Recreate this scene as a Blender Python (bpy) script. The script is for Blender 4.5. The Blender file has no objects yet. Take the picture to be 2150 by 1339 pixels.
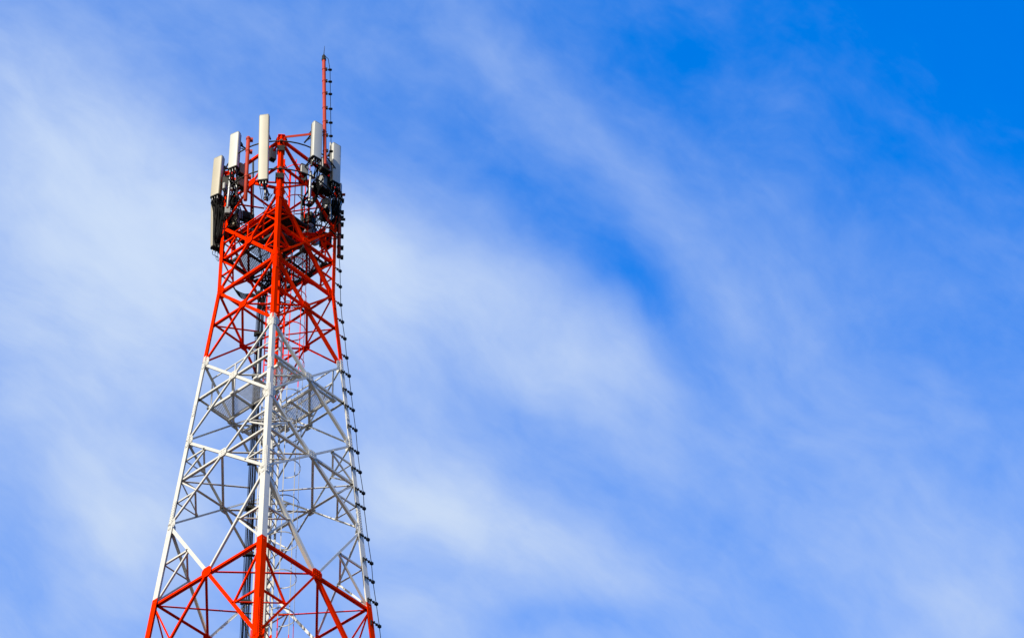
import bpy, math, random
from mathutils import Vector, Matrix
random.seed(7)
sc = bpy.context.scene
col = sc.collection

# ------------------------------------------------------------------ camera
CR = Vector((0.996104, -0.086195, -0.01861))
CU = Vector((-0.045056, -0.678915, 0.732833))
CF = Vector((0.075802, 0.72914, 0.680154))
CAM = Vector((0.0, -56.5577, 1.6))
FPX = 6538.325
cd = bpy.data.cameras.new('camera')
cam = bpy.data.objects.new('camera', cd)
col.objects.link(cam)
cd.sensor_fit = 'HORIZONTAL'
cd.sensor_width = 36.0
cd.lens = 36.0 * FPX / 2150.0
cd.clip_start = 0.5
cd.clip_end = 9000.0
m = Matrix.Identity(4)
for i in range(3):
    m[i][0] = CR[i]; m[i][1] = CU[i]; m[i][2] = -CF[i]; m[i][3] = CAM[i]
cam.matrix_world = m
sc.camera = cam

# ------------------------------------------------------------------ sun and sky
SUN_EL = math.radians(40)
SUN_AZ = math.radians(220)                 # clockwise from +Y: behind the camera, to its left
SUN_STR = 4.0
SKY_STR = 0.066
to_sun = Vector((math.sin(SUN_AZ) * math.cos(SUN_EL), math.cos(SUN_AZ) * math.cos(SUN_EL), math.sin(SUN_EL)))
sd = bpy.data.lights.new('sun', 'SUN')
sd.energy = SUN_STR
sd.angle = math.radians(0.5)
sd.color = (1.0, 0.93, 0.80)
sun = bpy.data.objects.new('sun', sd)
col.objects.link(sun)
sun.rotation_euler = to_sun.to_track_quat('Z', 'Y').to_euler()
sun.location = (0, -20, 90)

world = bpy.data.worlds.new('World')
sc.world = world
world.use_nodes = True
wt = world.node_tree
wt.nodes.clear()


def wn(kind, **kw):
    n = wt.nodes.new(kind)
    for k, v in kw.items():
        setattr(n, k, v)
    return n


def put(sock, v):
    if isinstance(v, bpy.types.NodeSocket):
        wt.links.new(v, sock)
    else:
        sock.default_value = v


def ma(op, a, b=None, c=None, clamp=False):
    n = wn('ShaderNodeMath', operation=op, use_clamp=clamp)
    put(n.inputs[0], a)
    if b is not None: put(n.inputs[1], b)
    if c is not None: put(n.inputs[2], c)
    return n.outputs[0]


def vdot(v, w):
    n = wn('ShaderNodeVectorMath', operation='DOT_PRODUCT')
    put(n.inputs[0], v); put(n.inputs[1], tuple(w))
    return n.outputs['Value']


def comb(x, y, z):
    n = wn('ShaderNodeCombineXYZ')
    put(n.inputs[0], x); put(n.inputs[1], y); put(n.inputs[2], z)
    return n.outputs[0]


def noise(vec, scale, detail=4.0, rough=0.5):
    n = wn('ShaderNodeTexNoise', noise_dimensions='3D')
    put(n.inputs['Vector'], vec)
    n.inputs['Scale'].default_value = scale
    n.inputs['Detail'].default_value = detail
    n.inputs['Roughness'].default_value = rough
    return n.outputs[0]


sky = wn('ShaderNodeTexSky', sky_type='NISHITA', sun_disc=False)
sky.sun_elevation = SUN_EL
sky.sun_rotation = SUN_AZ
sky.air_density = 1.0
sky.dust_density = 0.2
sky.ozone_density = 3.0
tc = wn('ShaderNodeTexCoord')
d = tc.outputs['Generated']
# cirrus veil: banks of cloud given by their bearing in the sky round this fixed direction
ax_r, ax_u, ax_f = (0.9961, -0.0862, -0.0186), (-0.0451, -0.6789, 0.7328), (0.0758, 0.7291, 0.6802)
df = ma('MAXIMUM', vdot(d, ax_f), 0.08)
u = ma('MULTIPLY', ma('DIVIDE', vdot(d, ax_r), df), 6.538)
v = ma('MULTIPLY', ma('DIVIDE', vdot(d, ax_u), df), 6.538)
p0 = comb(u, v, 0.0)
wx = ma('MULTIPLY', ma('SUBTRACT', noise(p0, 2.2, 3.0), 0.5), 0.20)
wy = ma('MULTIPLY', ma('SUBTRACT', noise(comb(u, v, 7.3), 2.2, 3.0), 0.5), 0.20)
uw = ma('ADD', u, wx)
vw = ma('ADD', v, wy)
# (x, y, half length, half width, tilt in degrees, weight)
BANKS = [
    (-0.9, 0.34, 0.42, 0.22, 30, 0.702),
    (-0.78, 0.02, 0.42, 0.28, 0, 0.534),
    (-0.23, 0.06, 0.22, 0.19, 30, 0.357),
    (-0.02, -0.01, 0.36, 0.1, 28, 0.471),
    (0.265, -0.08, 0.12, 0.045, 50, 0.319),
    (0.115, 0.155, 0.4, 0.095, 42, -0.204),
    (0.97, 0.64, 0.55, 0.26, 20, -0.27),
    (0.06, 0.46, 0.38, 0.07, 45, 0.212),
    (0, -0.46, 0.34, 0.09, 22, 0.543),
    (-0.2, -0.31, 0.17, 0.13, 20, 0.503),
    (-1, -0.49, 0.14, 0.075, 0, -0.234),
    (1, -0.57, 0.24, 0.16, -25, 0.261),
    (0.03, -0.63, 0.27, 0.04, 0, -0.269),
    (0.93, -0.07, 0.13, 0.06, 20, -0.021),
    (-0.05, -0.19, 0.16, 0.07, 10, -0.031),
    (-0.9, -0.28, 0.3, 0.07, 18, 0.165),
    (-0.47, 0.62, 0.25, 0.12, 10, 0.076),
    (0.45, 0.42, 0.24, 0.1, 30, -0.091),
    (0.6, -0.25, 0.45, 0.28, 30, 0.236),
    (1.05, 0.36, 0.14, 0.2, 0, -0.034),
    (0.39, 0.57, 0.16, 0.1, 30, -0.122),
    (0.53, 0.41, 0.16, 0.08, 40, 0.061),
    (0.74, 0.31, 0.16, 0.12, 0, -0.11),
    (-0.29, 0.11, 0.12, 0.1, 60, 0.429),
    (-0.71, 0.1, 0.16, 0.14, 0, 0.144),
    (-0.2, 0.42, 0.16, 0.12, 30, -0.007),
    (0.4, -0.13, 0.16, 0.1, 30, -0.176),
    (0.24, 0.06, 0.13, 0.06, 45, -0.26),
    (-0.85, -0.45, 0.16, 0.12, 0, 0.581),
    (0.7, -0.55, 0.2, 0.12, 0, 0.02),
    (-0.65, 0.46, 0.2, 0.1, 25, -0.161),
    (-0.15, 0.05, 0.2, 0.09, 35, -0.158),
    (0.2, 0.61, 0.15, 0.1, 20, -0.059),
    (0.45, 0.05, 0.2, 0.12, 20, 0.066),
    (0.93, 0.16, 0.16, 0.12, 0, -0.002),
    (-0.28, 0.27, 0.14, 0.1, 30, 0.019),
    (0.55, -0.35, 0.2, 0.15, 0, -0.086),
    (-0.18, -0.62, 0.15, 0.08, 0, 0.351),
    (0.2, 0.12, 0.11, 0.06, 45, 0.16),
    (0.03, -0.62, 0.2, 0.05, 0, 0.10),
]
cov = ma('SUBTRACT', ma('SUBTRACT', 0.37, ma('MULTIPLY', u, 0.125)), ma('MULTIPLY', v, 0.26))
for (bx, by, bl, bw, ba, amp) in BANKS:
    c_, s_ = math.cos(math.radians(-ba)), math.sin(math.radians(-ba))
    dx = ma('SUBTRACT', uw, bx); dy = ma('SUBTRACT', vw, by)
    a_ = ma('MULTIPLY_ADD', dx, c_ / bl, ma('MULTIPLY', dy, s_ / bl))
    b_ = ma('MULTIPLY_ADD', dx, -s_ / bw, ma('MULTIPLY', dy, c_ / bw))
    e_ = ma('EXPONENT', ma('MULTIPLY', ma('MULTIPLY_ADD', a_, a_, ma('MULTIPLY', b_, b_)), -1.0))
    cov = ma('MULTIPLY_ADD', e_, amp, cov)
# wisps drawn out along the wind
wu = ma('ADD', ma('MULTIPLY', uw, 0.80), ma('MULTIPLY', vw, -0.60))
wv = ma('ADD', ma('MULTIPLY', uw, 0.60), ma('MULTIPLY', vw, 0.80))
wisp = noise(comb(ma('MULTIPLY', wu, 0.8), ma('MULTIPLY', wv, 2.0), 3.1), 2.8, 8.0, 0.60)
puff = noise(comb(ma('MULTIPLY', wu, 0.9), ma('MULTIPLY', wv, 1.5), 11.0), 6.0, 7.0, 0.58)
fleck = noise(comb(ma('MULTIPLY', wu, 0.8), wv, 23.0), 15.0, 6.0, 0.55)
cov = ma('ADD', cov, ma('MULTIPLY', ma('SUBTRACT', fleck, 0.5), 0.20))
cov = ma('MULTIPLY', cov, ma('MULTIPLY_ADD', wisp, 1.05, 0.48))
cov = ma('ADD', cov, ma('MULTIPLY', ma('SUBTRACT', puff, 0.5), 0.38))
cov = ma('MULTIPLY', ma('ADD', cov, ma('SQRT', ma('MULTIPLY_ADD', cov, cov, 0.012))), 0.5)
cov = ma('SUBTRACT', cov, 0.02)
hs_ = ma('SUBTRACT', cov, 1.35)
cov = ma('MULTIPLY', ma('SUBTRACT', ma('ADD', cov, 1.35), ma('SQRT', ma('MULTIPLY_ADD', hs_, hs_, 0.10))), 0.5)
grade = wn('ShaderNodeMix', data_type='RGBA', blend_type='MULTIPLY')
grade.inputs['Factor'].default_value = 1.0
put(grade.inputs['A'], sky.outputs[0])
grade.inputs['B'].default_value = (0.02, 1.72, 3.6, 1.0)
SKY_TINT = grade.inputs['B']
mix = wn('ShaderNodeMix', data_type='RGBA', clamp_factor=False)
put(mix.inputs['Factor'], cov)
put(mix.inputs['A'], grade.outputs['Result'])
mix.inputs['B'].default_value = (4.75, 6.2, 9.25, 1.0)
# unseen sky shaped for neutral fill: whiter round the sun, greyer near the horizon
def sstep(x, a, b):
    n = wn('ShaderNodeMapRange', interpolation_type='SMOOTHSTEP')
    put(n.inputs['Value'], x)
    n.inputs['From Min'].default_value = a; n.inputs['From Max'].default_value = b
    return n.outputs[0]
glare = sstep(vdot(d, to_sun), 0.30, 0.85)
sepz = wn('ShaderNodeSeparateXYZ'); put(sepz.inputs[0], d)
low = ma('MULTIPLY', sstep(sepz.outputs['Z'], 0.46, 0.05), 0.9)
mix2 = wn('ShaderNodeMix', data_type='RGBA')
put(mix2.inputs['Factor'], low); put(mix2.inputs['A'], mix.outputs['Result'])
mix2.inputs['B'].default_value = (1.9, 2.0, 2.2, 1.0)
mix3 = wn('ShaderNodeMix', data_type='RGBA')
put(mix3.inputs['Factor'], glare); put(mix3.inputs['A'], mix2.outputs['Result'])
mix3.inputs['B'].default_value = (6.6, 6.1, 5.2, 1.0)
bg = wn('ShaderNodeBackground')
put(bg.inputs['Color'], mix3.outputs['Result'])
bg.inputs['Strength'].default_value = SKY_STR
wo = wn('ShaderNodeOutputWorld')
wt.links.new(bg.outputs[0], wo.inputs[0])

sc.view_settings.view_transform = 'Standard'
sc.view_settings.look = 'None'
sc.view_settings.exposure = 0.6
sc.view_settings.gamma = 1.0
sc.render.film_transparent = False

# ------------------------------------------------------------------ materials
def mat(name, base, rough=0.5, metal=0.0, vary=0.12, scale=6.0, dirt=None, dirt_amt=0.0, bump=0.0, spec=0.5):
    mm = bpy.data.materials.new(name)
    mm.use_nodes = True
    nt = mm.node_tree
    bs = nt.nodes['Principled BSDF']
    bs.inputs['Roughness'].default_value = rough
    bs.inputs['Metallic'].default_value = metal
    bs.inputs['Specular IOR Level'].default_value = spec
    t = nt.nodes.new('ShaderNodeTexCoord')
    n1 = nt.nodes.new('ShaderNodeTexNoise')
    n1.inputs['Scale'].default_value = scale
    n1.inputs['Detail'].default_value = 5.0
    nt.links.new(t.outputs['Object'], n1.inputs['Vector'])
    r1 = nt.nodes.new('ShaderNodeValToRGB')
    r1.color_ramp.elements[0].position = 0.3
    r1.color_ramp.elements[1].position = 0.7
    lo = [max(0.0, c * (1 - vary)) for c in base]
    hi = [min(1.0, c * (1 + vary)) for c in base]
    r1.color_ramp.elements[0].color = (*lo, 1)
    r1.color_ramp.elements[1].color = (*hi, 1)
    nt.links.new(n1.outputs[0], r1.inputs[0])
    out = r1.outputs[0]
    if dirt:
        n2 = nt.nodes.new('ShaderNodeTexNoise')
        n2.inputs['Scale'].default_value = scale * 2.3
        n2.inputs['Detail'].default_value = 8.0
        n2.inputs['Roughness'].default_value = 0.65
        nt.links.new(t.outputs['Object'], n2.inputs['Vector'])
        r2 = nt.nodes.new('ShaderNodeValToRGB')
        r2.color_ramp.elements[0].position = 0.56
        r2.color_ramp.elements[1].position = 0.74
        r2.color_ramp.elements[0].color = (0, 0, 0, 1)
        r2.color_ramp.elements[1].color = (dirt_amt, dirt_amt, dirt_amt, 1)
        nt.links.new(n2.outputs[0], r2.inputs[0])
        mx = nt.nodes.new('ShaderNodeMix')
        mx.data_type = 'RGBA'
        nt.links.new(r2.outputs[0], mx.inputs['Factor'])
        nt.links.new(out, mx.inputs['A'])
        mx.inputs['B'].default_value = (*dirt, 1)
        out = mx.outputs['Result']
    nt.links.new(out, bs.inputs['Base Color'])
    if bump:
        bp = nt.nodes.new('ShaderNodeBump')
        bp.inputs['Strength'].default_value = bump
        bp.inputs['Distance'].default_value = 0.01
        nt.links.new(n1.outputs[0], bp.inputs['Height'])
        nt.links.new(bp.outputs[0], bs.inputs['Normal'])
    return mm


RED = mat('red_paint', (0.80, 0.023, 0.0), 0.7, 0, 0.10, 3.0, (0.36, 0.03, 0.002), 0.5, spec=0.0)
WHITE = mat('white_paint', (0.60, 0.60, 0.585), 0.5, 0, 0.04, 3.0, (0.42, 0.38, 0.30), 0.55, spec=0.3)
PIPE_RED = mat('weathered_red_paint', (0.42, 0.035, 0.012), 0.6, 0, 0.12, 4.0, (0.22, 0.04, 0.02), 0.5, spec=0.2)
RADOME = mat('radome_plastic', (0.39, 0.36, 0.285), 0.5, 0, 0.03, 2.0, (0.5, 0.46, 0.36), 0.25)
RADOME_COOL = mat('pale_radome_plastic', (0.47, 0.48, 0.455), 0.5, 0, 0.03, 2.0, (0.5, 0.48, 0.42), 0.25)
CAP = mat('antenna_end_cap', (0.010, 0.010, 0.010), 0.65, 0, 0.2, spec=0.2)
GALV = mat('galvanised_steel', (0.30, 0.31, 0.32), 0.5, 0.6, 0.2, 9.0)
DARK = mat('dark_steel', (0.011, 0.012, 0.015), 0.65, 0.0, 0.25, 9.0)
CABLE = mat('black_cable_jacket', (0.004, 0.004, 0.005), 0.7, 0, 0.2, spec=0.08)
UNIT = mat('grey_unit_casing', (0.24, 0.25, 0.26), 0.5, 0, 0.06)
UNIT_B = mat('beige_unit_casing', (0.27, 0.23, 0.15), 0.55, 0, 0.08)
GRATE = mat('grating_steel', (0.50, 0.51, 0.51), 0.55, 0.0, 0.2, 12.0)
DRUM = mat('drum_shell', (0.42, 0.38, 0.36), 0.6, 0, 0.05)

# ------------------------------------------------------------------ mesh helpers
class MB:
    """collects shapes and links them as ONE mesh object"""
    def __init__(self):
        self.v = []; self.f = []; self.mi = []; self.sm = []

    def prism(self, ring_list, mi=0, caps=True, smooth=False):
        """sweep closed rings of equal length"""
        b = len(self.v); n = len(ring_list[0])
        for r in ring_list: self.v += [tuple(p) for p in r]
        for k in range(len(ring_list) - 1):
            for i in range(n):
                j = (i + 1) % n
                self.f.append((b + k*n + i, b + k*n + j, b + (k+1)*n + j, b + (k+1)*n + i))
                self.mi.append(mi); self.sm.append(smooth)
        if caps:
            e = b + (len(ring_list) - 1) * n
            if smooth:                                   # caps with corners of their own, so the sides shade evenly
                c0 = len(self.v)
                self.v += [tuple(p) for p in ring_list[0]] + [tuple(p) for p in ring_list[-1]]
                b, e = c0, c0 + n
            self.f.append(tuple(b + i for i in reversed(range(n)))); self.mi.append(mi); self.sm.append(False)
            self.f.append(tuple(e + i for i in range(n))); self.mi.append(mi); self.sm.append(False)

    def box(self, c, x, y, z, sx, sy, sz, mi=0):
        """box centred at c along unit axes x, y, z with full sizes"""
        c = Vector(c)
        r = []
        for s in (-1, 1):
            r.append([c + x*(a*sx/2) + y*(b*sy/2) + z*(s*sz/2) for a, b in ((-1,-1),(1,-1),(1,1),(-1,1))])
        self.prism(r, mi)

    def tube(self, pts, r, n=8, mi=0, caps=True):
        pts = [Vector(p) for p in pts]
        rings = []
        t = (pts[1] - pts[0]).normalized()
        a = t.orthogonal().normalized()
        for i, p in enumerate(pts):
            if i == 0: t = pts[1] - pts[0]
            elif i == len(pts) - 1: t = pts[-1] - pts[-2]
            else: t = pts[i+1] - pts[i-1]
            t = t.normalized()
            a = (a - t * a.dot(t)).normalized()
            bq = t.cross(a)
            rr = r[i] if isinstance(r, (list, tuple)) else r
            rings.append([p + (a*math.cos(2*math.pi*k/n) + bq*math.sin(2*math.pi*k/n))*rr for k in range(n)])
        self.prism(rings, mi, caps, True)

    def angle(self, p0, p1, nrm, w, t=0.008, off=0.0, mi=0, flip=1, trim=0.0, wb=None):
        """L-section steel bar: one flange in the face with outward normal nrm, the other turned inward"""
        p0 = Vector(p0); p1 = Vector(p1); d = (p1 - p0).normalized()
        p0 = p0 + d*trim; p1 = p1 - d*trim
        nrm = (nrm - d*nrm.dot(d)).normalized()
        s = nrm.cross(d)
        if s.z < 0: s = -s
        s *= flip
        wb = wb or w
        sec = [(-w/2, 0), (w/2, 0), (w/2, -wb), (w/2 - t, -wb), (w/2 - t, -t), (-w/2, -t)]
        r = [[p + s*a + nrm*(b - off) for a, b in sec] for p in (p0, p1)]
        self.prism(r, mi)

    def build(self, name, mats, parent=None):
        me = bpy.data.meshes.new(name)
        me.from_pydata(self.v, [], self.f)
        for q in (mats if isinstance(mats, (list, tuple)) else [mats]): me.materials.append(q)
        me.polygons.foreach_set('material_index', self.mi)
        me.polygons.foreach_set('use_smooth', self.sm)
        me.update()
        import bmesh
        bm = bmesh.new(); bm.from_mesh(me)
        bmesh.ops.recalc_face_normals(bm, faces=bm.faces)
        bm.to_mesh(me); bm.free()
        o = bpy.data.objects.new(name, me)
        col.objects.link(o)
        if parent:
            o.parent = parent
            o.matrix_parent_inverse = parent.matrix_basis.inverted()
        return o


def tag(o, label, cat, group=None):
    o['label'] = label; o['category'] = cat
    if group: o['group'] = group
    return o


def thing(name, loc, label, cat, group=None):
    o = bpy.data.objects.new(name, None)
    o.location = loc
    o.empty_display_size = 0.2
    col.objects.link(o)
    return tag(o, label, cat, group)


def at(x, y, Y):
    """the point on the vertical plane at depth Y seen at photo position x, y"""
    dr = CF + CR*((x - 1075)/FPX) + CU*((669.5 - y)/FPX)
    return CAM + dr*((Y - CAM.y)/dr.y)


def at_z(x, y, z):
    dr = CF + CR*((x - 1075)/FPX) + CU*((669.5 - y)/FPX)
    return CAM + dr*((z - CAM.z)/dr.z)


def smooth_path(pts, n=6):
    pts = [Vector(p) for p in pts]
    out = []
    for i in range(len(pts) - 1):
        a = pts[max(i-1, 0)]; b = pts[i]; c = pts[i+1]; e = pts[min(i+2, len(pts)-1)]
        for k in range(n):
            t = k / n
            out.append(0.5*((2*b) + (c - a)*t + (2*a - 5*b + 4*c - e)*t*t + (3*b - a - 3*c + e)*t**3))
    out.append(pts[-1])
    return out


UP = Vector((0, 0, 1))
# ------------------------------------------------------------------ ground
g = MB()
R0 = 3000.0
g.prism([[(-R0, -R0, -1), (R0, -R0, -1), (R0, R0, -1), (-R0, R0, -1)], [(-R0, -R0, 0), (R0, -R0, 0), (R0, R0, 0), (-R0, R0, 0)]])
GRASS = mat('grass_ground', (0.012, 0.016, 0.007), 0.9, 0, 0.4, 0.6, (0.025, 0.022, 0.012), 0.6)
go = g.build('ground', GRASS)
go['kind'] = 'structure'

# ------------------------------------------------------------------ the lattice tower
PSI = -0.029637
ZT, ZM, Z0, Z1, Z2, Z3, ZMID, Z4 = 58.957, 57.125, 54.852, 52.469, 49.962, 47.387, 45.073, 42.20
HALF = 1.46
TAPER = 0.106216


def half(z):
    return HALF if z >= Z0 else HALF + TAPER*(Z0 - z)


FR_, LE_, BA_, RI_ = 0, 1, 2, 3            # the legs: front, left, back, right seen from the camera
LEG_ANG = [PSI - math.pi/2, PSI - math.pi, PSI + math.pi/2, PSI]


def leg(j, z):
    a = LEG_ANG[j % 4]
    return Vector((half(z)*math.cos(a), half(z)*math.sin(a), z))


def face_n(j):
    """outward normal of the face between legs j and j+1"""
    a = leg(j, 55.0) + leg(j+1, 55.0)
    return Vector((a.x, a.y, 0)).normalized()


tower = thing('lattice_tower', (0, 0, 0), 'tall square steel lattice tower painted in red and white bands', 'tower')
MATS = [RED, WHITE]


def cidx(z):
    return 1 if ZMID + 0.02 < z < Z1 + 0.02 else 0


# legs: heavy angle sections with the corner outward
def leg_w(z):
    if z > Z0: return 0.108
    if z > Z2: return 0.112
    if z > Z3: return 0.125
    return 0.160


for j in range(4):
    mb = MB()
    e1 = (leg(j+1, 55) - leg(j, 55)).normalized()
    e2 = (leg(j+3, 55) - leg(j, 55)).normalized()
    brk = [(ZT + 0.10, Z0, 0), (Z0, Z1 + 0.04, 0), (Z1 + 0.04, Z2, 1), (Z2, Z3, 1), (Z3, ZMID + 0.12, 1), (ZMID + 0.12, Z4, 0), (Z4, 33.0, 0), (33.0, 22.0, 1), (22.0, 11.0, 0), (11.0, 0.0, 1)]
    for (za, zb, mi) in brk:
        w = leg_w((za + zb)/2); t = 0.014
        rings = []
        for z in (za, zb):
            A = leg(j, z)
            A = Vector((A.x, A.y, z))
            rings.append([A, A + e1*w, A + e1*w + e2*t, A + (e1 + e2)*t, A + e2*w + e1*t, A + e2*w])
        mb.prism(rings, mi)
    # splice plates with bolts on the outer faces
    for (zs, hl, mi) in ((ZM, .30, 0), (Z0, .22, 0), ((Z0+Z1)/2 + .9, .2, 0), (Z1 - .02, .20, 1), (Z2, .22, 1), (Z3 + .25, .42, 1), (42.75, .55, 0), (50.9, .18, 1)):
        w = leg_w(zs - .05)
        A = leg(j, zs); ax = (leg(j, zs + .5) - leg(j, zs - .5)).normalized()
        for (ea, eb) in ((e1, e2), (e2, e1)):
            c = A + ea*(w*0.55) - eb*0.006
            mb.box(c, ea, eb, ax, w*0.72, 0.010, hl*2, mi)
            nb = max(3, int(hl*2/0.075))
            for k in range(nb):
                for q in (0.32, 0.76):
                    bc = A + ax*((k + .5)/nb*2*hl - hl) + ea*(w*q) - eb*0.014
                    mb.box(bc, ea, eb, ax, 0.018, 0.010, 0.018, mi)
    mb.build('leg', MATS, tower)


def seg_angle(mb, p, q, n, w, off, flip, trim=0.0, t=0.008, wb=None):
    p = Vector(p); q = Vector(q)
    mb.angle(p, q, n, w, t, off, cidx((p.z + q.z)/2), flip, trim, wb)


def plate(c, n, sz, h, mi, off, seed=0, bolts=True):
    """eight-cornered gusset plate with bolt heads, lying in the face"""
    mb = MB()
    n = n.normalized()
    s = UP.cross(n).normalized(); u2 = n.cross(s)
    c = Vector(c) - n*off
    k = 0.55
    pr = [(-1, -k), (-k, -1), (k, -1), (1, -k), (1, k), (k, 1), (-k, 1), (-1, k)]
    mb.prism([[c + s*(a*sz/2) + u2*(b*h/2) + n*dz for a, b in pr] for dz in (-0.006, 0.006)], mi)
    if bolts:
        for a in (-.62, -.22, .22, .62):
            for b in (-.55, 0.0, .55):
                if abs(a) > .5 and abs(b) < .2: continue
                mb.box(c + s*(a*sz/2) + u2*(b*h/2) + n*0.012, s, u2, n, .018, .018, .010, mi)
    return mb.build('gusset_plate', MATS, tower)


PANELS = [(ZT, ZM, 0.062, False), (ZM, Z0, 0.080, True), (Z0, Z1, 0.070, False), (Z1, Z2, 0.067, False),
          (Z2, Z3, 0.069, True), (Z3, Z4, 0.086, True)]
CROSS = {}
SUBS = {}


def crossing_z(zt, zb):
    s = half(zt)/(half(zt) + half(zb))
    return zt + (zb - zt)*s


for (zt, zb, w, subs) in PANELS:
    zc = crossing_z(zt, zb)
    for j in range(4):
        n = face_n(j)
        At, Ab, Bt, Bb = leg(j, zt), leg(j, zb), leg(j+1, zt), leg(j+1, zb)
        s = half(zt)/(half(zt) + half(zb))
        C = At.lerp(Bb, s)
        CROSS[(zt, j)] = C
        for (p, q, off, fl) in ((At, Bb, 0.018, 1), (Bt, Ab, 0.034, -1)):
            mb = MB()
            heavy = (fl == -1) if j in (0, 3) else (fl == 1)
            ww = w*(1.05 if heavy and j != 2 else 0.66)
            seg_angle(mb, p, C, n, ww, off, -1)
            seg_angle(mb, C, q, n, ww, off, -1)
            mb.build('diagonal_brace', MATS, tower)
        mb = MB()
        Am, Bm = leg(j, zc), leg(j+1, zc)
        seg_angle(mb, Am, Bm, n, w*0.74, 0.050, -1, wb=w)
        mb.build('horizontal_brace', MATS, tower)
        big = 0.25 if zt != Z3 else 0.30
        plate(C, n, big, big*0.86, cidx(zc), 0.010)
        for (P, dirn) in ((At, (Bt - At).normalized()), (Bt, (At - Bt).normalized())):
            plate(P + dirn*0.115, n, 0.20, 0.24, cidx(zt - .1), 0.016, bolts=True)
        if subs:
            pts = []
            for (P, Lg, zq) in ((At, j, zt), (Bt, j+1, zt), (Ab, j, zb), (Bb, j+1, zb)):
                M = P.lerp(C, 0.5)
                pts.append(M)
                mb = MB()
                seg_angle(mb, M, leg(Lg, M.z), n, w*0.52, 0.052, -1, t=0.006)
                mb.build('sub_brace', MATS, tower)
                mb = MB()
                seg_angle(mb, M, leg(Lg, zc), n, w*0.52, 0.062, -1, 0.02, t=0.006)
                mb.build('sub_brace', MATS, tower)
            SUBS[(zt, j)] = pts
    # plan bracing between the crossings of neighbouring faces
    for j in range(4):
        mb = MB()
        a = CROSS[(zt, j)]; b = CROSS[(zt, (j+1) % 4)]
        seg_angle(mb, a, b, UP, 0.060, 0.0, 1, 0.05, wb=0.014)
        mb.build('plan_brace', MATS, tower)
    if subs:
        for j in range(4):
            for (ka, kb) in ((1, 0), (3, 2)):     # face j near leg j+1, face j+1 near the same leg
                a = SUBS[(zt, j)][ka]; b = SUBS[(zt, (j+1) % 4)][kb]
                mb = MB()
                seg_angle(mb, a, b, UP, 0.046, 0.0, 1, 0.02, wb=0.014)
                mb.build('corner_tie', MATS, tower)

# ring of horizontals at the head of the tower and at the foot of the straight part
for (z, w) in ((ZT, 0.07), (Z0, 0.078)):
    for j in range(4):
        mb = MB()
        seg_angle(mb, leg(j, z), leg(j+1, z), face_n(j), w, 0.044, -1)
        mb.build('horizontal_brace', MATS, tower)
# simple bracing of the shaft below the picture
zz = [Z4, 33.0, 22.0, 11.0, 0.3]
for k in range(4):
    for j in range(4):
        for (p, q, off) in ((leg(j, zz[k]), leg(j+1, zz[k+1]), .02), (leg(j+1, zz[k]), leg(j, zz[k+1]), .04)):
            mb = MB()
            mb.angle(p, q, face_n(j), 0.12, 0.01, off, k % 2)
            mb.build('diagonal_brace', MATS, tower)
# beams from the left and right legs to the shaft that carries the tray and the ladder
TRAY = Vector((-0.36, 0.10, 0))
LADC = Vector((0.14, 0.06, 0))
for zc in [crossing_z(a, b) for a, b in ((ZT, ZM), (Z0, Z1), (Z2, Z3), (Z3, Z4))]:
    for (p, q) in ((leg(LE_, zc), Vector((TRAY.x, TRAY.y + .1, zc))), (leg(RI_, zc), Vector((LADC.x + .1, LADC.y + .22, zc)))):
        mb = MB()
        seg_angle(mb, p, q, UP, 0.045, 0.02, 1, 0.04, wb=0.014)
        mb.build('shaft_beam', MATS, tower)
# head plates and black clamps on the front leg
for (z, sz) in ((ZT - 0.42, 0.20), (ZM + .42, 0.22)):
    mb = MB()
    A = leg(FR_, z)
    ex = Vector((1, 0, 0)); ey = Vector((0, 1, 0))
    for dy in (-0.02, 0.15):
        mb.box(A + ey*dy, ex, ey, UP, sz, 0.012, 0.17, 0)
    for dx in (-.085, .085):
        mb.tube([A + ex*dx + ey*(-.05), A + ex*dx + ey*.18], .012, 6)
    mb.build('clamp', CAP, tower)
mb = MB()
A = leg(FR_, ZT + .06)
mb.box(A + Vector((0, .10, .03)), Vector((1, 0, 0)), Vector((0, 1, 0)), UP, .17, .20, .014, 0)
for sx in (-1, 1):
    mb.box(A + Vector((sx*.09, .10, -.07)), Vector((1, 0, 0)), Vector((0, 1, 0)), UP, .012, .16, .20, 0)
mb.build('cap_plate', RED, tower)
for j in (LE_, RI_, BA_):
    mb = MB()
    A = leg(j, ZT + .06)
    inn = -Vector((A.x, A.y, 0)).normalized()
    mb.box(A + inn*.10, inn, UP.cross(inn), UP, .22, .22, .014, 0)
    mb.build('cap_plate', RED, tower)

# ------------------------------------------------------------------ mounting rings round the head
def ring(zc, rad, thick, label):
    t = thing('antenna_ring', (0, 0, zc), label, 'mounting ring', 'dark mounting rings round the tower head')
    mb = MB()
    pts = [(rad*math.cos(2*math.pi*k/48), rad*math.sin(2*math.pi*k/48), zc) for k in range(49)]
    mb.tube(pts, thick, 8, 0, False)
    mb.build('ring_tube', DARK, t)
    for j in range(4):
        mb = MB()
        a = leg(j, zc)
        o2 = Vector((a.x, a.y, 0)).normalized()
        mb.box(a + o2*(rad - HALF)*.5, o2, UP.cross(o2), UP, abs(rad - HALF) + .10, .07, .06)
        mb.build('ring_bracket', DARK, t)
    return t


RR = 1.50
ring(ZT - 0.20, RR, 0.019, 'uppermost dark tube ring just under the tower peak')
ring(ZT - 1.18, RR - .02, 0.019, 'middle dark tube ring behind the panel antennas')


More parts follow.
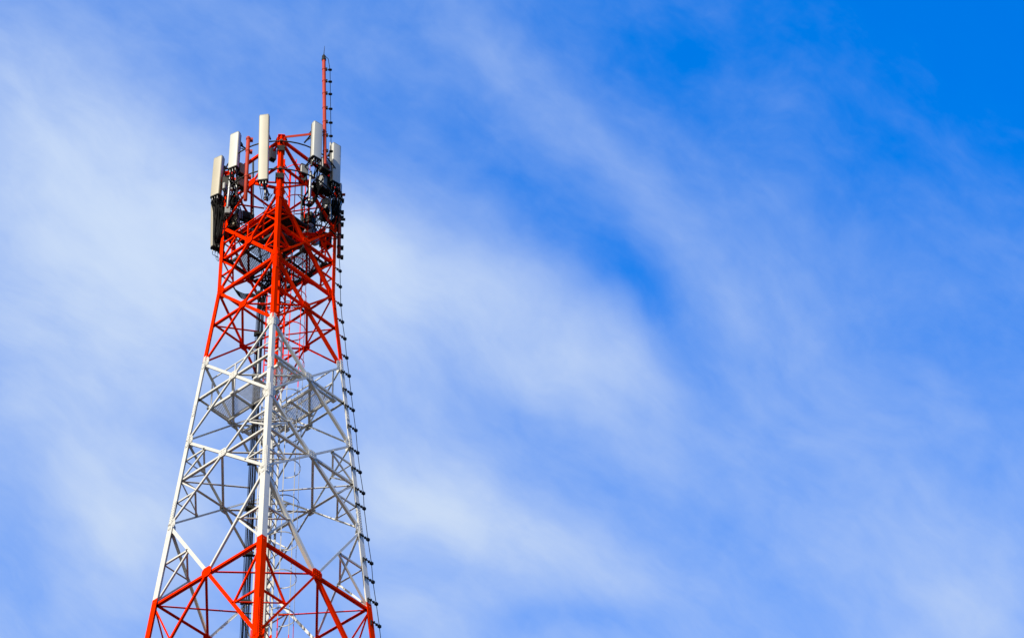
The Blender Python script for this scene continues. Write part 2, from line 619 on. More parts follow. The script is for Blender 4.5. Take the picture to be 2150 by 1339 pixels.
# ------------------------------------------------------------------ panel antennas
def panel(top, bot, face_deg, w, dp, label, mtl, conn=6, grp='white panel antennas round the tower head'):
    """top and bottom: centre of the front edge; face_deg: bearing the front looks to, + is to the right"""
    top = Vector(top); bot = Vector(bot)
    t = thing('panel_antenna', bot, label, 'antenna', grp)
    up = (top - bot).normalized()
    fa = math.radians(face_deg)
    fn = Vector((math.sin(fa), -math.cos(fa), 0)); fn = (fn - up*fn.dot(up)).normalized()
    sx = up.cross(fn).normalized()
    prof = []
    rc = 0.032
    for (cx, cy, a0) in ((w/2 - rc, -rc, 90), (-(w/2 - rc), -rc, 180)):
        arc = [a0 - 90 + k*15 for k in range(7)] if a0 == 90 else [90 + k*15 for k in range(7)]
        for a in arc:
            q = math.radians(a)
            prof.append((cx + rc*math.cos(q), cy + rc*math.sin(q)))
    prof += [(-w/2, -dp*.8), (-w/2 + .02, -dp), (w/2 - .02, -dp), (w/2, -dp*.8)]
    # slight crown of the front
    prof = [(a, b + (0.007*(1 - (2*a/w)**2) if b > -rc*.5 else 0)) for a, b in prof]
    L = (top - bot).length
    mb = MB()
    rings = []
    for (h, sc_) in ((0.03, 1.0), (0.06, 1.0), (L - .07, 1.0), (L - .04, 1.0), (L - .02, .985), (L, .95)):
        rings.append([bot + up*h + sx*(a*sc_) + fn*((b + dp/2)*sc_ - dp/2) for a, b in prof])
    mb.prism(rings, 0, True, True)
    o = mb.build('radome', mtl, t)
    mb = MB()
    mb.prism([[bot + up*h + sx*(a*1.015) + fn*((b + dp/2)*1.03 - dp/2) for a, b in prof] for h in (-.004, .034)])
    mb.build('end_cap', CAP, t)
    mb = MB()
    mb.prism([[top + up*h + sx*(a*s_) + fn*((b + dp/2)*s_ - dp/2) for a, b in prof] for h, s_ in ((-.022, 1.012), (.004, .97))])
    mb.build('top_cap', TOPCAP, t)
    for k in range(conn):
        q = MB()
        c = bot + sx*(((k % 3) - 1)*w*.29) - fn*(dp*(.3 + .42*(k//3)))
        q.tube([c, c - up*.045], .017, 8)
        q.tube([c - up*.045, c - up*.10], .013, 8)
        q.build('connector', GALV, t)
    mb = MB()
    mb.box((top + bot)/2 - fn*(dp + .004), sx, fn, up, w*.96, .012, L - .05)
    mb.box((top + bot)/2 - fn*(dp + .018), sx, fn, up, w*.30, .018, L - .12)
    mb.build('back_plate', GALV_D, t)
    mb = MB()
    mb.tube([bot + up*(-.10) - fn*(dp + .11), top - up*.10 - fn*(dp + .11)], .030, 10)
    mb.build('mount_pipe', DARK, t)
    for h in (.16, L - .18):
        mb = MB()
        c = bot + up*h - fn*(dp + .05)
        mb.box(c, sx, fn, up, .09, .13, .05)
        mb.box(c - fn*.09, sx, fn, up, .13, .03, .09)
        mb.box(c - fn*.14, sx, fn, up, .13, .03, .07)
        for s2 in (-1, 1):
            mb.tube([c + sx*(.05*s2) - fn*.20, c + sx*(.05*s2) + fn*.0], .007, 6)
        mb.build('bracket', DARK, t)
    for h in (.16, L - .18):
        a = bot + up*h - fn*(dp + .16)
        rad = Vector((a.x, a.y, 0))
        b_ = a - rad.normalized()*max(.15, min(.6, rad.length - 1.0)) - UP*.05
        mb = MB()
        mb.tube([a, b_], .022, 8)
        mb.tube([a - UP*.12, b_ + UP*.02], .014, 6)
        mb.build('support_arm', DARK, t)
    return t, bot, up, fn, sx


GALV_D = mat('dull_aluminium', (0.10, 0.10, 0.10), 0.55, 0.2, 0.15)
TOPCAP = mat('grey_top_cap', (0.22, 0.25, 0.27), 0.6, 0, 0.1)
PAN = []
PAN.append(panel(at(457, 329, -0.10), at(449.5, 411, -0.10), -36, .27, .13, 'cream panel antenna hanging lowest on the left above the thick cable bundle', RADOME))
PAN.append(panel(at(492, 279, -0.96), at(487, 352, -0.96), -33, .27, .13, 'white panel antenna between the leftmost antenna and the short red pipe', RADOME_COOL))
PAN.append(panel(at(554.5, 240.5, -1.60), at(551.5, 378, -1.60), -12, .26, .12, 'longest cream panel antenna standing left of the tower peak', RADOME, 4))
PAN.append(panel(at(669.5, 258, -1.35), at(666.5, 332, -1.35), 35, .28, .13, 'pale panel antenna half hidden by the red lightning mast', RADOME_COOL))
PAN.append(panel(at(708.5, 303, -0.60), at(706.5, 384, -0.60), 36, .27, .13, 'pale panel antenna at the far right beside the red lightning mast', RADOME_COOL))
PAN.append(panel(at(451.5, 424, 0.35), at(450.5, 526, 0.35), -154, .26, .13, 'white panel antenna seen edge on behind the cable bundle below the cream one', RADOME, 3))


# ------------------------------------------------------------------ cables
def cable(pts, r=0.011, name='jumper_cable', parent=None, n=6, m_=None):
    mb = MB()
    mb.tube(smooth_path(pts, 5), r, n)
    return mb.build(name, m_ or CABLE, parent)


def bundle(src, dst_fn, cnt, label, r=.011, spread=.05):
    t = thing('cable_bundle', src[1], label, 'cables', 'black cable bundles under the antennas')
    (_, bot, up, fn, sx) = src
    for k in range(cnt):
        c = bot + sx*(((k % 3) - 1)*.078 + random.uniform(-.012, .012)) - fn*(.04 + .055*((k//3) % 2) + random.uniform(-.01, .01)) - up*.09
        mid = dst_fn(k)
        pts = [c, c - up*(.10 + random.uniform(0, .05))]
        for q in mid:
            pts.append(Vector(q) + Vector((random.uniform(-spread, spread), random.uniform(-spread, spread), random.uniform(-spread, spread))))
        cable(pts, r*random.uniform(.8, 1.15), 'jumper_cable', t)
    return t


bundle(PAN[0], lambda k: [at(452 + k*.8, 440, -.05), at(456 + k*.7, 470, .0), at(452 + k*.8, 500, .05), at(462 + (k % 5)*1.5, 528, .4), at(478, 548, .5)], 26,
       'thick black cable bundle dropping from the leftmost cream antenna', .016, .06)
bundle(PAN[1], lambda k: [at(484 + (k % 6)*2.2, 376, -.85), at(486 + (k % 5)*3, 398, -.6), at(476 + (k % 6)*3, 428, -.2), at(468 + (k % 5)*3, 462, .1)], 10,
       'black cables looping under the second antenna from the left', .011, .06)
bundle(PAN[2], lambda k: [at(546 + k*4, 398, -1.3), at(552 + k*4, 421, -1.1), at(566 + k*2, 408, -.3)], 4,
       'four thin black cables hanging under the longest antenna', .008, .012)
bundle(PAN[3], lambda k: [at(664 + (k % 5)*2.5, 350, -1.2), at(660 + (k % 6)*4, 372, -.9), at(652 + (k % 4)*6, 400, -.6), at(640 + (k % 3)*10, 424, -.2)], 10,
       'black cables under the antenna by the lightning mast', .011, .06)
bundle(PAN[4], lambda k: [at(703 + (k % 6)*2, 402, -.5), at(700 + (k % 5)*3.5, 424, -.4), at(693 + (k % 6)*3.6, 452, -.2), at(694 + (k % 4)*3, 482, .0)], 12,
       'black cables hanging from the antenna at the far right', .012, .06)
bundle(PAN[5], lambda k: [at(452 + k*3.5, 540, .40), at(457 + k, 548, .42)], 3,
       'thin black cables under the edge on antenna at the lower left', .006, .01)

for (lab, xa, xb, ya, yb, Ya, Yb, cnt) in (('snarl of black cables and ties in the left half of the tower head', 450, 508, 396, 500, -.3, .5, 34),
                                           ('snarl of black cables and ties in the right half of the tower head', 662, 716, 384, 500, -.7, .3, 34),
                                           ('thin black cables strung across the middle of the tower head', 530, 660, 400, 520, -.2, .6, 18)):
    t = thing('cable_loop', at((xa + xb)/2, (ya + yb)/2, 0), lab, 'cables')
    for k in range(cnt):
        x = random.uniform(xa, xb); y = random.uniform(ya, yb - 30); q = random.uniform(Ya, Yb)
        pts = [at(x, y, q)]
        for n_ in range(3):
            x = min(max(x + random.uniform(-16, 16), xa), xb); y = min(y + random.uniform(4, 24), yb); q = min(max(q + random.uniform(-.15, .2), Ya), Yb)
            pts.append(at(x, y, q))
        cable(pts, random.uniform(.007, .015), 'feeder_cable', t)

# loose loops that bring the feeders from the head to the tray
t = thing('cable_loop', at(515, 612, .3), 'drooping loops of black feeder cable left of the front leg', 'cables')
for k in range(5):
    dz = k*3.2
    cable([at(486 + k, 592 + k*2, .7), at(492 + k*2, 606 + dz, .55), at(512, 617 + dz*.8, .4), at(532, 617 + dz*.5, .25), at(544 + k, 628 + k*2, .15)], .013, 'feeder_cable', t)
t = thing('cable_loop', at(620, 640, .3), 'drooping loops of black feeder cable right of the front leg', 'cables')
for k in range(3):
    cable([at(590, 640 + k*4, .1), at(604, 632 + k*4, .1), at(622, 640 + k*3, .3), at(640, 652 + k*2, .6)], .012, 'feeder_cable', t)
t = thing('cable_loop', at(655, 420, -.5), 'black cables curving between the grey pole and the far right antenna', 'cables')
for k in range(4):
    cable([at(640 + k*2, 430 - k, -.3), at(652, 434 - k*2, -.5), at(664, 418 - k*3, -.7), at(668 + k, 398, -.8), at(662 + k*2, 378, -.9)], .013, 'feeder_cable', t)
t = thing('cable_loop', at(642, 408, -.5), 'bowed black cables left of the grey pole', 'cables')
for k in range(3):
    cable([at(650 - k, 382, -.9), at(646 + k, 400, -.7), at(638 + k, 414, -.5), at(635 + k*2, 432, -.3)], .014, 'feeder_cable', t)
t = thing('cable_loop', at(560, 470, 0), 'tangled black cables crossing the dark head platform', 'cables')
for k in range(14):
    a = random.uniform(472, 560); b2 = random.uniform(590, 690)
    ya = random.uniform(450, 500)
    cable([at(a, ya, random.uniform(-.1, .4)), at((a+b2)/2 + random.uniform(-30, 30), ya + random.uniform(10, 50), random.uniform(-.2, .5)),
           at(b2, ya + random.uniform(0, 40), random.uniform(-.1, .4))], random.uniform(.008, .015), 'feeder_cable', t)
t = thing('cable_loop', at(575, 560, 0), 'dense black feeder cables falling behind the front leg under the head platform', 'cables')
for k in range(18):
    a = random.uniform(-.55, .5); b2 = random.uniform(-.2, .5)
    cable([(a, b2, ZM - .8), (a*.8, b2 + random.uniform(-.1, .1), ZM - 1.4), (-.30 + random.uniform(-.12, .12), .15 + random.uniform(-.1, .1), Z0 + .3),
           (-.36 + random.uniform(-.1, .1), .1 + random.uniform(-.03, .03), Z0 - .5)], random.uniform(.009, .015), 'feeder_cable', t)

# feeders in the tray
for k in range(10):
    mb = MB()
    x = -.46 + k*.019; y = TRAY.y - .05 + (k % 2)*.03
    pts = []
    z = Z0 - .4 + random.uniform(-.2, .2)
    while z > 0.4:
        pts.append((x + random.uniform(-.006, .006), y + random.uniform(-.004, .004), z)); z -= 1.3
    pts.append((x, y, .3))
    mb.tube(pts, random.choice((.006, .008, .010)), 6)
    tag(mb.build('feeder_cable', CABLE), 'long black feeder cable running straight down the tray inside the tower', 'cable', 'feeder cables down the tray')


# ------------------------------------------------------------------ cable tray and caged ladder
def band(z):
    return 1 if ZMID + .25 < z < Z1 + .1 else 0


def banded_bar(name, parent, xy, z0, z1, sx, sy, ax=None, mats=None):
    mb = MB()
    ex = ax or Vector((1, 0, 0)); ey = UP.cross(ex)
    cuts = [z1] + [q for q in (Z1 - .5, ZMID - .6) if z0 < q < z1] + [z0]
    for a, b2 in zip(cuts[:-1], cuts[1:]):
        mb.box((xy[0], xy[1], (a + b2)/2), ex, ey, UP, sx, sy, a - b2, 1 if ZMID - .6 <= (a+b2)/2 <= Z1 - .5 else 0)
    return mb.build(name, mats or MATS, parent)


t = thing('cable_tray', (TRAY.x, TRAY.y, 0), 'narrow vertical cable tray with two rails beside the black feeders', 'cable tray')
for x in (-.22, -.11):
    banded_bar('rail', t, (x, TRAY.y), 0.3, Z0 + .2, .030, .05)
z = Z0; k = 0
while z > 36 and k < 45:
    mb = MB()
    mb.box((-.165, TRAY.y, z), Vector((1, 0, 0)), Vector((0, 1, 0)), UP, .10, .02, .02, 1 if ZMID - .6 < z < Z1 - .5 else 0)
    mb.build('rung', MATS, t)
    if k % 3 == 0:
        mb = MB()
        mb.box((-.33, TRAY.y - .0, z + .05), Vector((1, 0, 0)), Vector((0, 1, 0)), UP, .24, .05, .04)
        mb.box((-.375 + random.uniform(-.03, .03), TRAY.y - .06, z + .06), Vector((1, 0, 0)), Vector((0, 1, 0)), UP, .20, .05, .07)
        mb.box((-.47, TRAY.y - .05, z + .03), Vector((1, 0, 0)), Vector((0, 1, 0)), UP, .06, .06, .10)
        mb.build('cable_clamp', CAP, t)
    z -= .46; k += 1

LMATS = [RED, mat('dull_white_ladder_paint', (0.29, 0.30, 0.31), 0.55, 0, 0.1)]
t = thing('caged_ladder', (LADC.x, LADC.y, 0), 'vertical climbing ladder with round safety cage inside the tower', 'ladder')
LA = math.radians(66)
ldir = Vector((math.cos(LA), math.sin(LA), 0)); lnr = Vector((math.sin(LA), -math.cos(LA), 0))
for s in (-1, 1):
    q = Vector((LADC.x, LADC.y, 0)) + ldir*(s*.21)
    banded_bar('rail', t, (q.x, q.y), 0.3, ZT + .55, .018, .05, ldir, LMATS)
z = ZT + .4; k = 0
while k < 66:
    mb = MB()
    a = Vector((LADC.x, LADC.y, z))
    mb.tube([a - ldir*.20, a + ldir*.20], .013, 6, 1 if ZMID - .6 < z < Z1 - .5 else 0)
    mb.build('rung', LMATS, t)
    z -= .30; k += 1
z = ZT + .1; k = 0
hoopc = Vector((LADC.x, LADC.y, 0)) + lnr*.30
straps = [(-.35, -.0), (-.2, .3), (.0, .36), (.2, .3)]
while z > 38:
    mb = MB()
    pts = []
    for q in range(17):
        a = math.radians(-118 + q*236/16)
        pts.append(Vector((hoopc.x, hoopc.y, z)) + lnr*(.35*math.cos(a)) + ldir*(.35*math.sin(a)))
    rings = []
    for i, p_ in enumerate(pts):
        o2 = (p_ - Vector((hoopc.x, hoopc.y, z))).normalized()
        rings.append([p_ + o2*a*.004 + UP*(b2*.014) for a, b2 in ((-1, -1), (1, -1), (1, 1), (-1, 1))])
    mb.prism(rings, 1 if ZMID - .6 < z < Z1 - .5 else 0)
    mb.build('cage_hoop', LMATS, t)
    z -= 1.1; k += 1
for a in (-75, 0, 75):
    q = hoopc + lnr*(.342*math.cos(math.radians(a))) + ldir*(.342*math.sin(math.radians(a)))
    banded_bar('cage_strap', t, (q.x, q.y), 36.0, ZT + .3, .006, .022, (q - hoopc).normalized(), LMATS)


# ------------------------------------------------------------------ grating platforms
UDIR = (leg(FR_, 50) - leg(LE_, 50)).normalized()       # along the front left face
VDIR = (leg(BA_, 50) - leg(LE_, 50)).normalized()


def grating(mb, c, lu, lv, pitch=.055, bar=.006, tilt=0):
    """open diamond mesh lu by lv about c"""
    import itertools
    th = .008
    n = int((lu + lv)/pitch)
    for sgn in (1, -1):
        for k in range(-n, n + 1):
            # lines u = sgn*v*0.5 + k*pitch clipped to the rectangle
            o = k*pitch
            pts = []
            v0, v1 = -lv/2, lv/2
            u0, u1 = o + sgn*v0*.55, o + sgn*v1*.55
            # clip in u
            def clip(ua, va, ub, vb):
                t0, t1 = 0.0, 1.0
                d_ = ub - ua
                for lim, s2 in ((-lu/2, -1), (lu/2, 1)):
                    if abs(d_) < 1e-9:
                        if ua*s2 > lim*s2: return None
                        continue
                    tt = (lim - ua)/d_
                    if d_*s2 > 0: t1 = min(t1, tt)
                    else: t0 = max(t0, tt)
                if t0 >= t1: return None
                return (ua + d_*t0, va + (vb - va)*t0, ua + d_*t1, va + (vb - va)*t1)
            r = clip(u0, v0, u1, v1)
            if not r: continue
            a = c + UDIR*r[0] + VDIR*r[1]; b2 = c + UDIR*r[2] + VDIR*r[3]
            if (b2 - a).length < .02: continue
            d_ = (b2 - a).normalized()
            mb.box((a + b2)/2 + UP*(.0015*sgn), d_, UP.cross(d_), UP, (b2 - a).length, bar, th)


def walkway(name, z, v0, v1, u0, u1, label, grp, fm, gm, panels=3, rails=None, pitch=.045, bar=.010, rm=None, solid=False):
    c = Vector((0, 0, z)) + UDIR*((u0 + u1)/2) + VDIR*((v0 + v1)/2)
    t = thing(name, c, label, 'platform', grp)
    lu, lv = u1 - u0, v1 - v0
    for s in (-1, 1):
        mb = MB()
        mb.box(c + VDIR*(s*lv/2), UDIR, VDIR, UP, lu + .10, .045, .07)
        mb.build('side_beam', fm, t)
    for k in range(panels + 1):
        mb = MB()
        mb.box(c + UDIR*(-lu/2 + k*lu/panels) - UP*.03, UDIR, VDIR, UP, .05, lv + .16, .05)
        for s in (-1, 1):
            mb.box(c + UDIR*(-lu/2 + k*lu/panels) + VDIR*(s*(lv/2 + .05)) - UP*.03, UDIR, VDIR, UP, .12, .07, .06)
        mb.build('cross_beam', fm, t)
    for k in range(panels):
        mb = MB()
        if solid and k == panels - 1:
            mb.box(c + UDIR*(-lu/2 + (k + .5)*lu/panels) + UP*.03, UDIR, VDIR, UP, lu/panels - .05, lv - .05, .008)
            mb.build('floor_plate', gm, t)
            continue
        grating(mb, c + UDIR*(-lu/2 + (k + .5)*lu/panels) + UP*.03, lu/panels - .05, lv - .05, pitch, bar)
        mb.build('grating', gm, t)
    if rails:
        s, hmax = rails
        for k in range(panels + 1):
            mb = MB()
            p = c + UDIR*(-lu/2 + k*lu/panels) + VDIR*(s*lv/2)
            mb.box(p + UP*(hmax/2), UDIR, VDIR, UP, .03, .03, hmax)
            mb.build('rail_post', rm or fm, t)
        for h in (hmax*.55, hmax):
            mb = MB()
            p = c + VDIR*(s*lv/2) + UP*h
            mb.box(p, UDIR, VDIR, UP, lu, .026, .026)
            mb.build('handrail', rm or fm, t)
    return t


zp = crossing_z(Z1, Z2)
hs = half(zp)/math.sqrt(2)
walkway('grating_walkway', zp - .06, -.85, -.25, -hs + .1, hs - .12, 'grey open grating walkway left of the feeders in the white part of the tower', 'grating walkways inside the tower', WHITE, GRATE, 3, (-1, .95))
walkway('grating_walkway', zp - .06, .30, .90, -hs + .1, hs - .12, 'grey open grating walkway right of the ladder in the white part of the tower', 'grating walkways inside the tower', WHITE, GRATE, 3, (1, .95))
zp = crossing_z(ZM, Z0)
walkway('grating_walkway', zp - .05, -.80, -.10, -.84, .84, 'dark grating platform left of the front leg below the antennas', 'grating walkways inside the tower', DARK, DARK, 3, (-1, 1.0), .045, .012, RED, True)
walkway('grating_walkway', zp - .05, .14, .84, -.84, .84, 'dark grating platform right of the front leg below the antennas', 'grating walkways inside the tower', DARK, DARK, 3, (1, 1.0), .045, .011, RED)


zq = crossing_z(ZM, Z0)
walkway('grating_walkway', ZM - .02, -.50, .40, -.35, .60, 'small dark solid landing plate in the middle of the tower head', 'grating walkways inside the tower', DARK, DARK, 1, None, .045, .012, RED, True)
for (u0, v0, u1, v1) in ((-1, -1, 1, 1), (-1, 1, 1, -1)):
    mb = MB()
    hh = HALF/math.sqrt(2)*.97
    mb.angle(Vector((0, 0, ZM - .1 - .05*v1)) + UDIR*(u0*hh) + VDIR*(v0*hh), Vector((0, 0, ZM - .1 - .05*v1)) + UDIR*(u1*hh) + VDIR*(v1*hh), UP, .065, .008, 0, 0)
    mb.build('plan_brace', MATS, tower)
for sgn in (-1, 1):
    for (a, b2) in ((-.95, .95),):
        mb = MB()
        mb.angle(Vector((0, 0, ZM - .12)) + UDIR*a + VDIR*(sgn*.68), Vector((0, 0, ZM - .12)) + UDIR*b2 + VDIR*(sgn*.68), UP, .08, .008, 0, 0)
        mb.build('plan_brace', MATS, tower)

# ------------------------------------------------------------------ lightning mast and down conductor
YM = -1.15
mt, mbm = at(680, 122, YM), at(682.3, 346, YM)
t = thing('lightning_mast', mbm, 'tall slim red mast with black cap and needle tip rising above the antennas', 'lightning rod')
up = (mt - mbm).normalized()
mb = MB(); mb.tube([mbm, mt], .047, 14); mb.build('mast_pole', mat('mast_red_paint', (0.44, .045, .025), .6, 0, .1, 4.0, (.25, .04, .03), .4, spec=.15), t)
mb = MB()
mb.tube([mt - up*.10, mt - up*.04, mt - up*.03, mt + up*.06, mt + up*.07, mt + up*.13], [.060, .062, .050, .052, .038, .018], 12)
mb.build('mast_cap', CAP, t)
mb = MB(); mb.tube([mt + up*.12, at(681.6, 97, YM)], [.011, .004], 6); mb.build('needle', CAP, t)
for y in (147, 172, 198, 229, 258, 279, 286, 318):
    mb = MB()
    f = (y - 122)/224
    c = mt.lerp(mbm, f)
    mb.tube([c - up*.012, c + up*.012], .056, 14)
    if y != 279:
        mb.box(c + Vector((.065, -.01, 0)), Vector((1, 0, 0)), Vector((0, 1, 0)), UP, .045, .05, .085, 1)
    mb.build('clamp', [PIPE_RED, CAP], t)
mb = MB()
mb.angle(leg(FR_, ZT + .04) + Vector((.06, .04, 0)), at(676, 279, YM), Vector((0, -1, 0)), .075, .008, 0)
mb.build('stay_bar', PIPE_RED, t)
mb = MB()
mb.angle(leg(RI_, ZT - .2), at(681, 334, YM), UP, .07, .008, 0)
mb.build('stay_bar', PIPE_RED, t)

YR = 0.02
IX = [(147, 693, YM), (172, 693.3, YM), (198, 693.6, YM), (229, 694.2, YM), (258, 694.5, YM), (286, 694.8, YM), (318, 695.2, YM)]
LOW = [(714, 569), (714.5, 602), (715.5, 640), (719, 676), (724, 711), (728, 751), (733, 789), (737, 826), (741.5, 861), (747, 903), (751, 950),
       (756, 991), (763, 1035), (764.5, 1067), (772.5, 1132), (780, 1182), (783, 1221), (790, 1267), (796.5, 1314), (802, 1365)]
t = thing('down_conductor', at(715, 560, YR), 'thin black earthing cable held off the right leg on small black brackets', 'cable')
path = [mt + up*.05 + Vector((.05, 0, 0)), at(689, 124, YM)] + [at(x, y, yy) for (y, x, yy) in IX]
path += [at(696, 350, -1.0), at(699, 400, -.6), at(709, 450, -.25), at(711, 500, -.05), at(712, 540, .0)] + [at(x, y, YR) for x, y in LOW]
z = path[-1].z
for k in range(1, 8):
    path.append(Vector((leg(RI_, z - k*4.8).x + .22, .02, max(.05, z - k*4.8))))
mb = MB(); mb.tube(path, .0085, 6); mb.build('cable', CABLE, t)
for (y, x, yy) in IX:
    mb = MB()
    c = at(x, y, yy)
    mb.tube([c + Vector((-.05, 0, 0)), c + Vector((-.03, 0, 0)), c + Vector((.03, 0, 0)), c + Vector((.05, 0, 0))], [.020, .034, .034, .020], 8)
    mb.tube([c - Vector((.14, 0, 0)), c - Vector((.04, 0, 0))], .008, 6)
    mb.build('insulator', CABLE, t)
out = (leg(RI_, 50) - leg(FR_, 50)).normalized()
for k, (x, y) in enumerate(LOW):
    mb = MB()
    c = at(x, y, YR)
    L_ = .19 if y < 760 else .27
    a = c - out*L_ + UP*.012
    sd_ = UP.cross(out)
    mb.box((a + c)/2 - out*.02, out, sd_, UP, L_ - .02, .028, .012, 1 if y < 760 else 0)
    mb.box(c, out, sd_, UP, .075, .06, .065, 0)
    mb.box(c - out*.09, out, sd_, UP, .035, .05, .05, 0)
    if y > 760:
        mb.box(a - UP*.05, out, sd_, UP, .014, .04, .13, 0)
        mb.box(a + out*.09, out, sd_, UP, .03, .05, .05, 0)
    mb.build('standoff_bracket', [CAP, PIPE_RED], t)


# ------------------------------------------------------------------ poles
def pole(name, p, q, r, label, m_, clamps=(), cm=None, grp=None, rc=1.6, cat='pole'):
    p = Vector(p); q = Vector(q)
    t = thing(name, q, label, cat, grp)
    up_ = (p - q).normalized()
    mb = MB(); mb.tube([q, q + up_*.01, p - up_*.01, p], [r*.8, r, r, r*.85], 14); mb.build('tube', m_, t)
    for f in clamps:
        mb = MB()
        c = p.lerp(q, f)
        mb.tube([c - up_*.025, c + up_*.025], r*1.22, 14)
        mb.box(c + Vector((r*rc, .03, 0)), Vector((1, 0, 0)), Vector((0, 1, 0)), UP, r*1.6, .10, .07)
        mb.build('clamp', cm or DARK, t)
    return t


pole('red_pipe', at(521.5, 288, -1.30), at(515, 421, -1.30), .050, 'short thick red pipe upright between two panel antennas', PIPE_RED, (.03, .22, .62), PIPE_RED)
GP = 'grey support poles among the antennas'
pole('support_pole', at(484, 366, -.75), at(477.5, 436, -.75), .034, 'slim grey pole standing below the second antenna on the left', GALV, (.24, .42), GALV, GP)
pole('support_pole', at(497, 372, -.60), at(497, 412, -.60), .030, 'short grey pole behind the red pipe', GALV, (.2, .5), GALV, GP)
pole('support_pole', at(557.5, 380, -1.20), at(557, 420, -1.20), .032, 'grey pole end hanging below the longest antenna', GALV, (.9,), DARK, GP)
pole('support_pole', at(652.5, 360, -.95), at(649.5, 423, -.95), .034, 'pale grey pole below the antenna by the lightning mast', GALV, (.15, .52, .97), GALV, GP)
pole('support_pole', at(694, 300, -.35), at(693.5, 462, -.35), .028, 'long dark grey pole behind the far right antenna', GALV, (.12, .3), DARK, GP)
pole('support_pole', at(714.5, 388, -.05), at(713, 446, -.05), .046, 'thick blue grey pole below the far right antenna', GALV, (.55, .97), CAP, GP)
pole('support_pole', at(712.5, 452, 0.05), at(711.5, 541, 0.05), .048, 'dark red pole with black clamps outside the right leg', PIPE_RED, (.04, .2, .48, .75, .97), CAP, GP)
for (x, y, lab) in ((716, 409, 'upper short dark stub tube sticking out at the right'), (716, 461, 'lower short dark stub tube sticking out at the right')):
    mb = MB()
    a = at(x, y, -.05)
    mb.tube([a, a + Vector((.10, -.01, 0)), a + Vector((.11, -.01, 0))], [.036, .036, .030], 12)
    tag(mb.build('stub_tube', PIPE_RED if y < 430 else CAP), lab, 'stub tube', 'stub tubes at the right')
for (x0, ya, yb, Y, lab) in ((531.5, 337, 452, .2, 'thin dark upright behind the red pipe'), (633.5, 392, 480, .3, 'thin dark upright right of the front leg'), (527.8, 395, 478, .6, 'thin dark upright left of the front leg low behind')):
    mb = MB(); mb.tube([at(x0, ya, Y), at(x0 - .5, yb, Y)], .026, 8)
    tag(mb.build('upright_tube', DARK), lab, 'pole', 'thin dark uprights in the head')


# ------------------------------------------------------------------ radio units
def unit(x, y, Y, w, dp, h, deg, label, m_=None, fins=True, grp='radio units behind the antennas'):
    c = at(x, y, Y)
    a = math.radians(deg)
    fn = Vector((math.sin(a), -math.cos(a), 0)); sx = UP.cross(fn)
    t = thing('radio_unit', c - UP*(h/2), label, 'radio unit', grp)
    mb = MB()
    k = .018
    pr = [(-w/2 + k, -dp/2), (w/2 - k, -dp/2), (w/2, -dp/2 + k), (w/2, dp/2 - k), (w/2 - k, dp/2), (-w/2 + k, dp/2), (-w/2, dp/2 - k), (-w/2, -dp/2 + k)]
    rg = []
    for (hz, s) in ((-h/2, .93), (-h/2 + .02, 1), (h/2 - .02, 1), (h/2, .93)):
        rg.append([c + sx*(p_*s) + fn*(q_*s) + UP*hz for p_, q_ in pr])
    mb.prism(rg)
    mb.build('casing', m_ or UNIT, t)
    if fins:
        mb = MB()
        n = max(5, int(w/.035))
        for i in range(n):
            mb.box(c + sx*(-w/2 + (i + .5)*w/n) - fn*(dp/2 + .02), sx, fn, UP, .008, .05, h*.9)
        mb.build('cooling_fins', m_ or UNIT, t)
    mb = MB()
    mb.box(c - UP*(h/2 + .012), sx, fn, UP, w*.8, dp*.7, .03)
    mb.build('connector_plate', CAP, t)
    for i in range(3):
        mb = MB()
        p_ = c - UP*(h/2 + .02) + sx*((i - 1)*w*.25)
        mb.tube([p_, p_ - UP*.06], .014, 8)
        mb.build('connector', CAP, t)
    mb = MB()
    mb.box(c - fn*(dp/2 + .05) + UP*(h*.2), sx, fn, UP, w*.5, .05, .05)
    mb.box(c - fn*(dp/2 + .05) - UP*(h*.2), sx, fn, UP, w*.5, .05, .05)
    mb.build('bracket', DARK, t)
    return t


unit(572.5, 325, -1.15, .17, .14, .36, 30, 'grey radio unit tucked behind the longest antenna')
unit(638, 357, -.85, .22, .12, .32, 25, 'light grey radio unit between the front leg and the grey pole')
unit(636, 378, -.75, .22, .16, .20, -10, 'small dark radio unit under the light grey one', CAP)
unit(683, 350, -.75, .30, .20, .34, 32, 'big grey radio unit between the mast foot and the far right antenna')
unit(676, 385, -.55, .24, .22, .44, -38, 'grey radio unit hanging below the big one at the right')
unit(685, 390, -.45, .30, .24, .50, 30, 'black radio unit beside the pole at the right', CAP)
unit(684, 430, -.25, .19, .14, .34, -20, 'slim grey radio unit low at the right in front of cables')
unit(681, 452, -.15, .24, .16, .28, 10, 'black radio unit lowest at the right', CAP)
unit(509, 358, -.65, .26, .14, .34, 35, 'beige radio unit behind the red pipe', UNIT_B)
unit(506, 385, -.55, .26, .16, .30, 35, 'lower beige radio unit behind the red pipe', UNIT_B)
unit(476, 386, -.15, .20, .16, .46, -30, 'black radio unit behind the leftmost cream antenna', CAP)
unit(471, 391, -.30, .08, .08, .20, -30, 'small pale grey box behind the leftmost cream antenna')
unit(478, 443, -.25, .15, .12, .22, 0, 'small pale grey unit above the left end of the bright red brace')
unit(492, 466, .15, .24, .16, .44, -30, 'beige radio unit above the bright red brace on the left', UNIT_B)
unit(501, 452, .2, .16, .16, .30, 30, 'grey radio unit beside the beige one above the bright red brace')
unit(472, 455, .1, .30, .22, .40, -20, 'black radio unit among the thick cables on the left', CAP)
unit(519, 455, .5, .34, .16, .22, 20, 'long black radio unit above the head platform on the left', CAP)
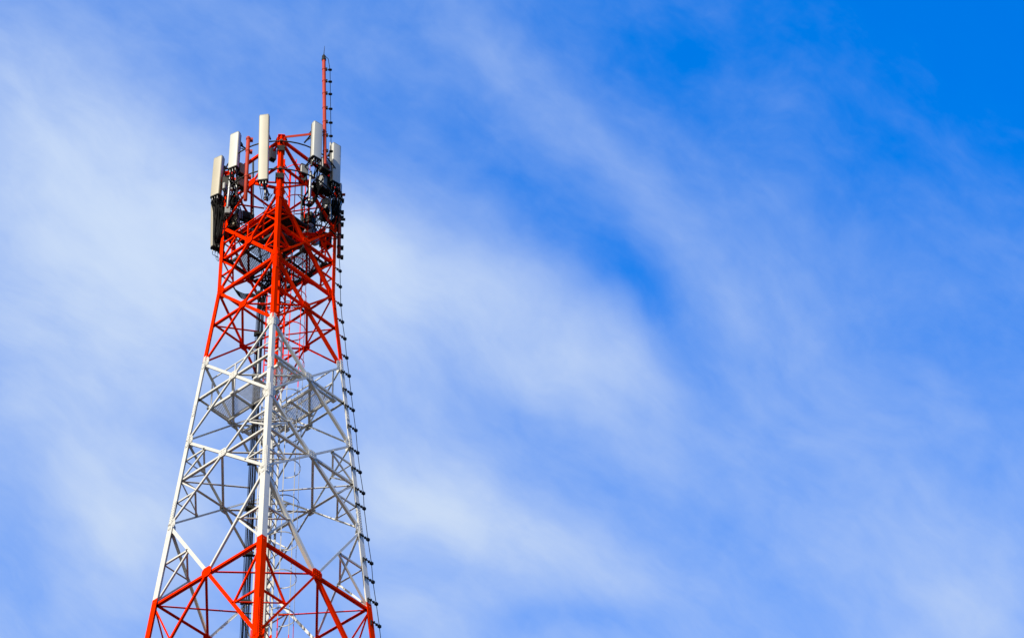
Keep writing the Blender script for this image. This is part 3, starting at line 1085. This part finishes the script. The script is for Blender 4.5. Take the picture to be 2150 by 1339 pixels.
unit(462, 448, .15, .26, .18, .50, -15, 'tall black radio unit at the outer left behind the hanging cables', CAP)
unit(488, 424, -.1, .20, .14, .34, 15, 'black radio unit right of the slim grey pole on the left', CAP)
unit(484, 490, .3, .30, .20, .26, 10, 'black radio unit inside the left leg below the beige one', CAP)
unit(702, 436, -.1, .20, .16, .42, 20, 'tall black radio unit behind the long dark pole at the right', CAP)
unit(704, 474, .1, .22, .14, .30, -10, 'black radio unit just above the right leg bracing', CAP)
unit(663, 398, -.45, .20, .14, .26, 10, 'small black radio unit between the pale pole and the big grey units', CAP)
unit(545, 492, .5, .50, .30, .26, 30, 'wide black cabinet behind the bright red brace', CAP)
unit(615, 492, .4, .44, .30, .36, -20, 'wide black cabinet right of the front leg under the landing plate', CAP)
unit(520, 500, .2, .34, .24, .24, 40, 'black cabinet just inside the bright red brace left of the front leg', CAP)
unit(648, 462, .5, .30, .22, .34, -30, 'black cabinet above the pale drum dish at the right', CAP)
unit(684, 505, .3, .26, .20, .40, 25, 'black cabinet inside the right leg under the cables', CAP)
unit(638, 519, .1, .18, .14, .24, 20, 'small beige box under the head platform on the right', UNIT_B)


# ------------------------------------------------------------------ small drum dishes
def drum(x, y, Y, r, deg, label):
    c = at(x, y, Y)
    a = math.radians(deg)
    fn = Vector((math.sin(a), -math.cos(a), 0))
    t = thing('drum_antenna', c, label, 'dish antenna', 'pale drum dishes inside the tower head')
    mb = MB()
    mb.tube([c - fn*.14, c - fn*.10, c - fn*.01, c, c + fn*.015, c + fn*.02], [r*.5, r, r, r*.96, r*.7, r*.15], 28)
    mb.build('shroud', DRUM, t)
    mb = MB()
    mb.tube([c - fn*.30, c - fn*.14], .06, 10)
    mb.build('feed_box', UNIT, t)
    mb = MB()
    mb.tube([c - fn*.26 - UP*.3, c - fn*.26 + UP*.3], .03, 10)
    mb.build('mount_pipe', DARK, t)


drum(660, 491, .35, .30, 55, 'pale round drum dish seen through the red braces at the right')
drum(553, 464, .55, .16, -30, 'small beige round drum dish left of the front leg')
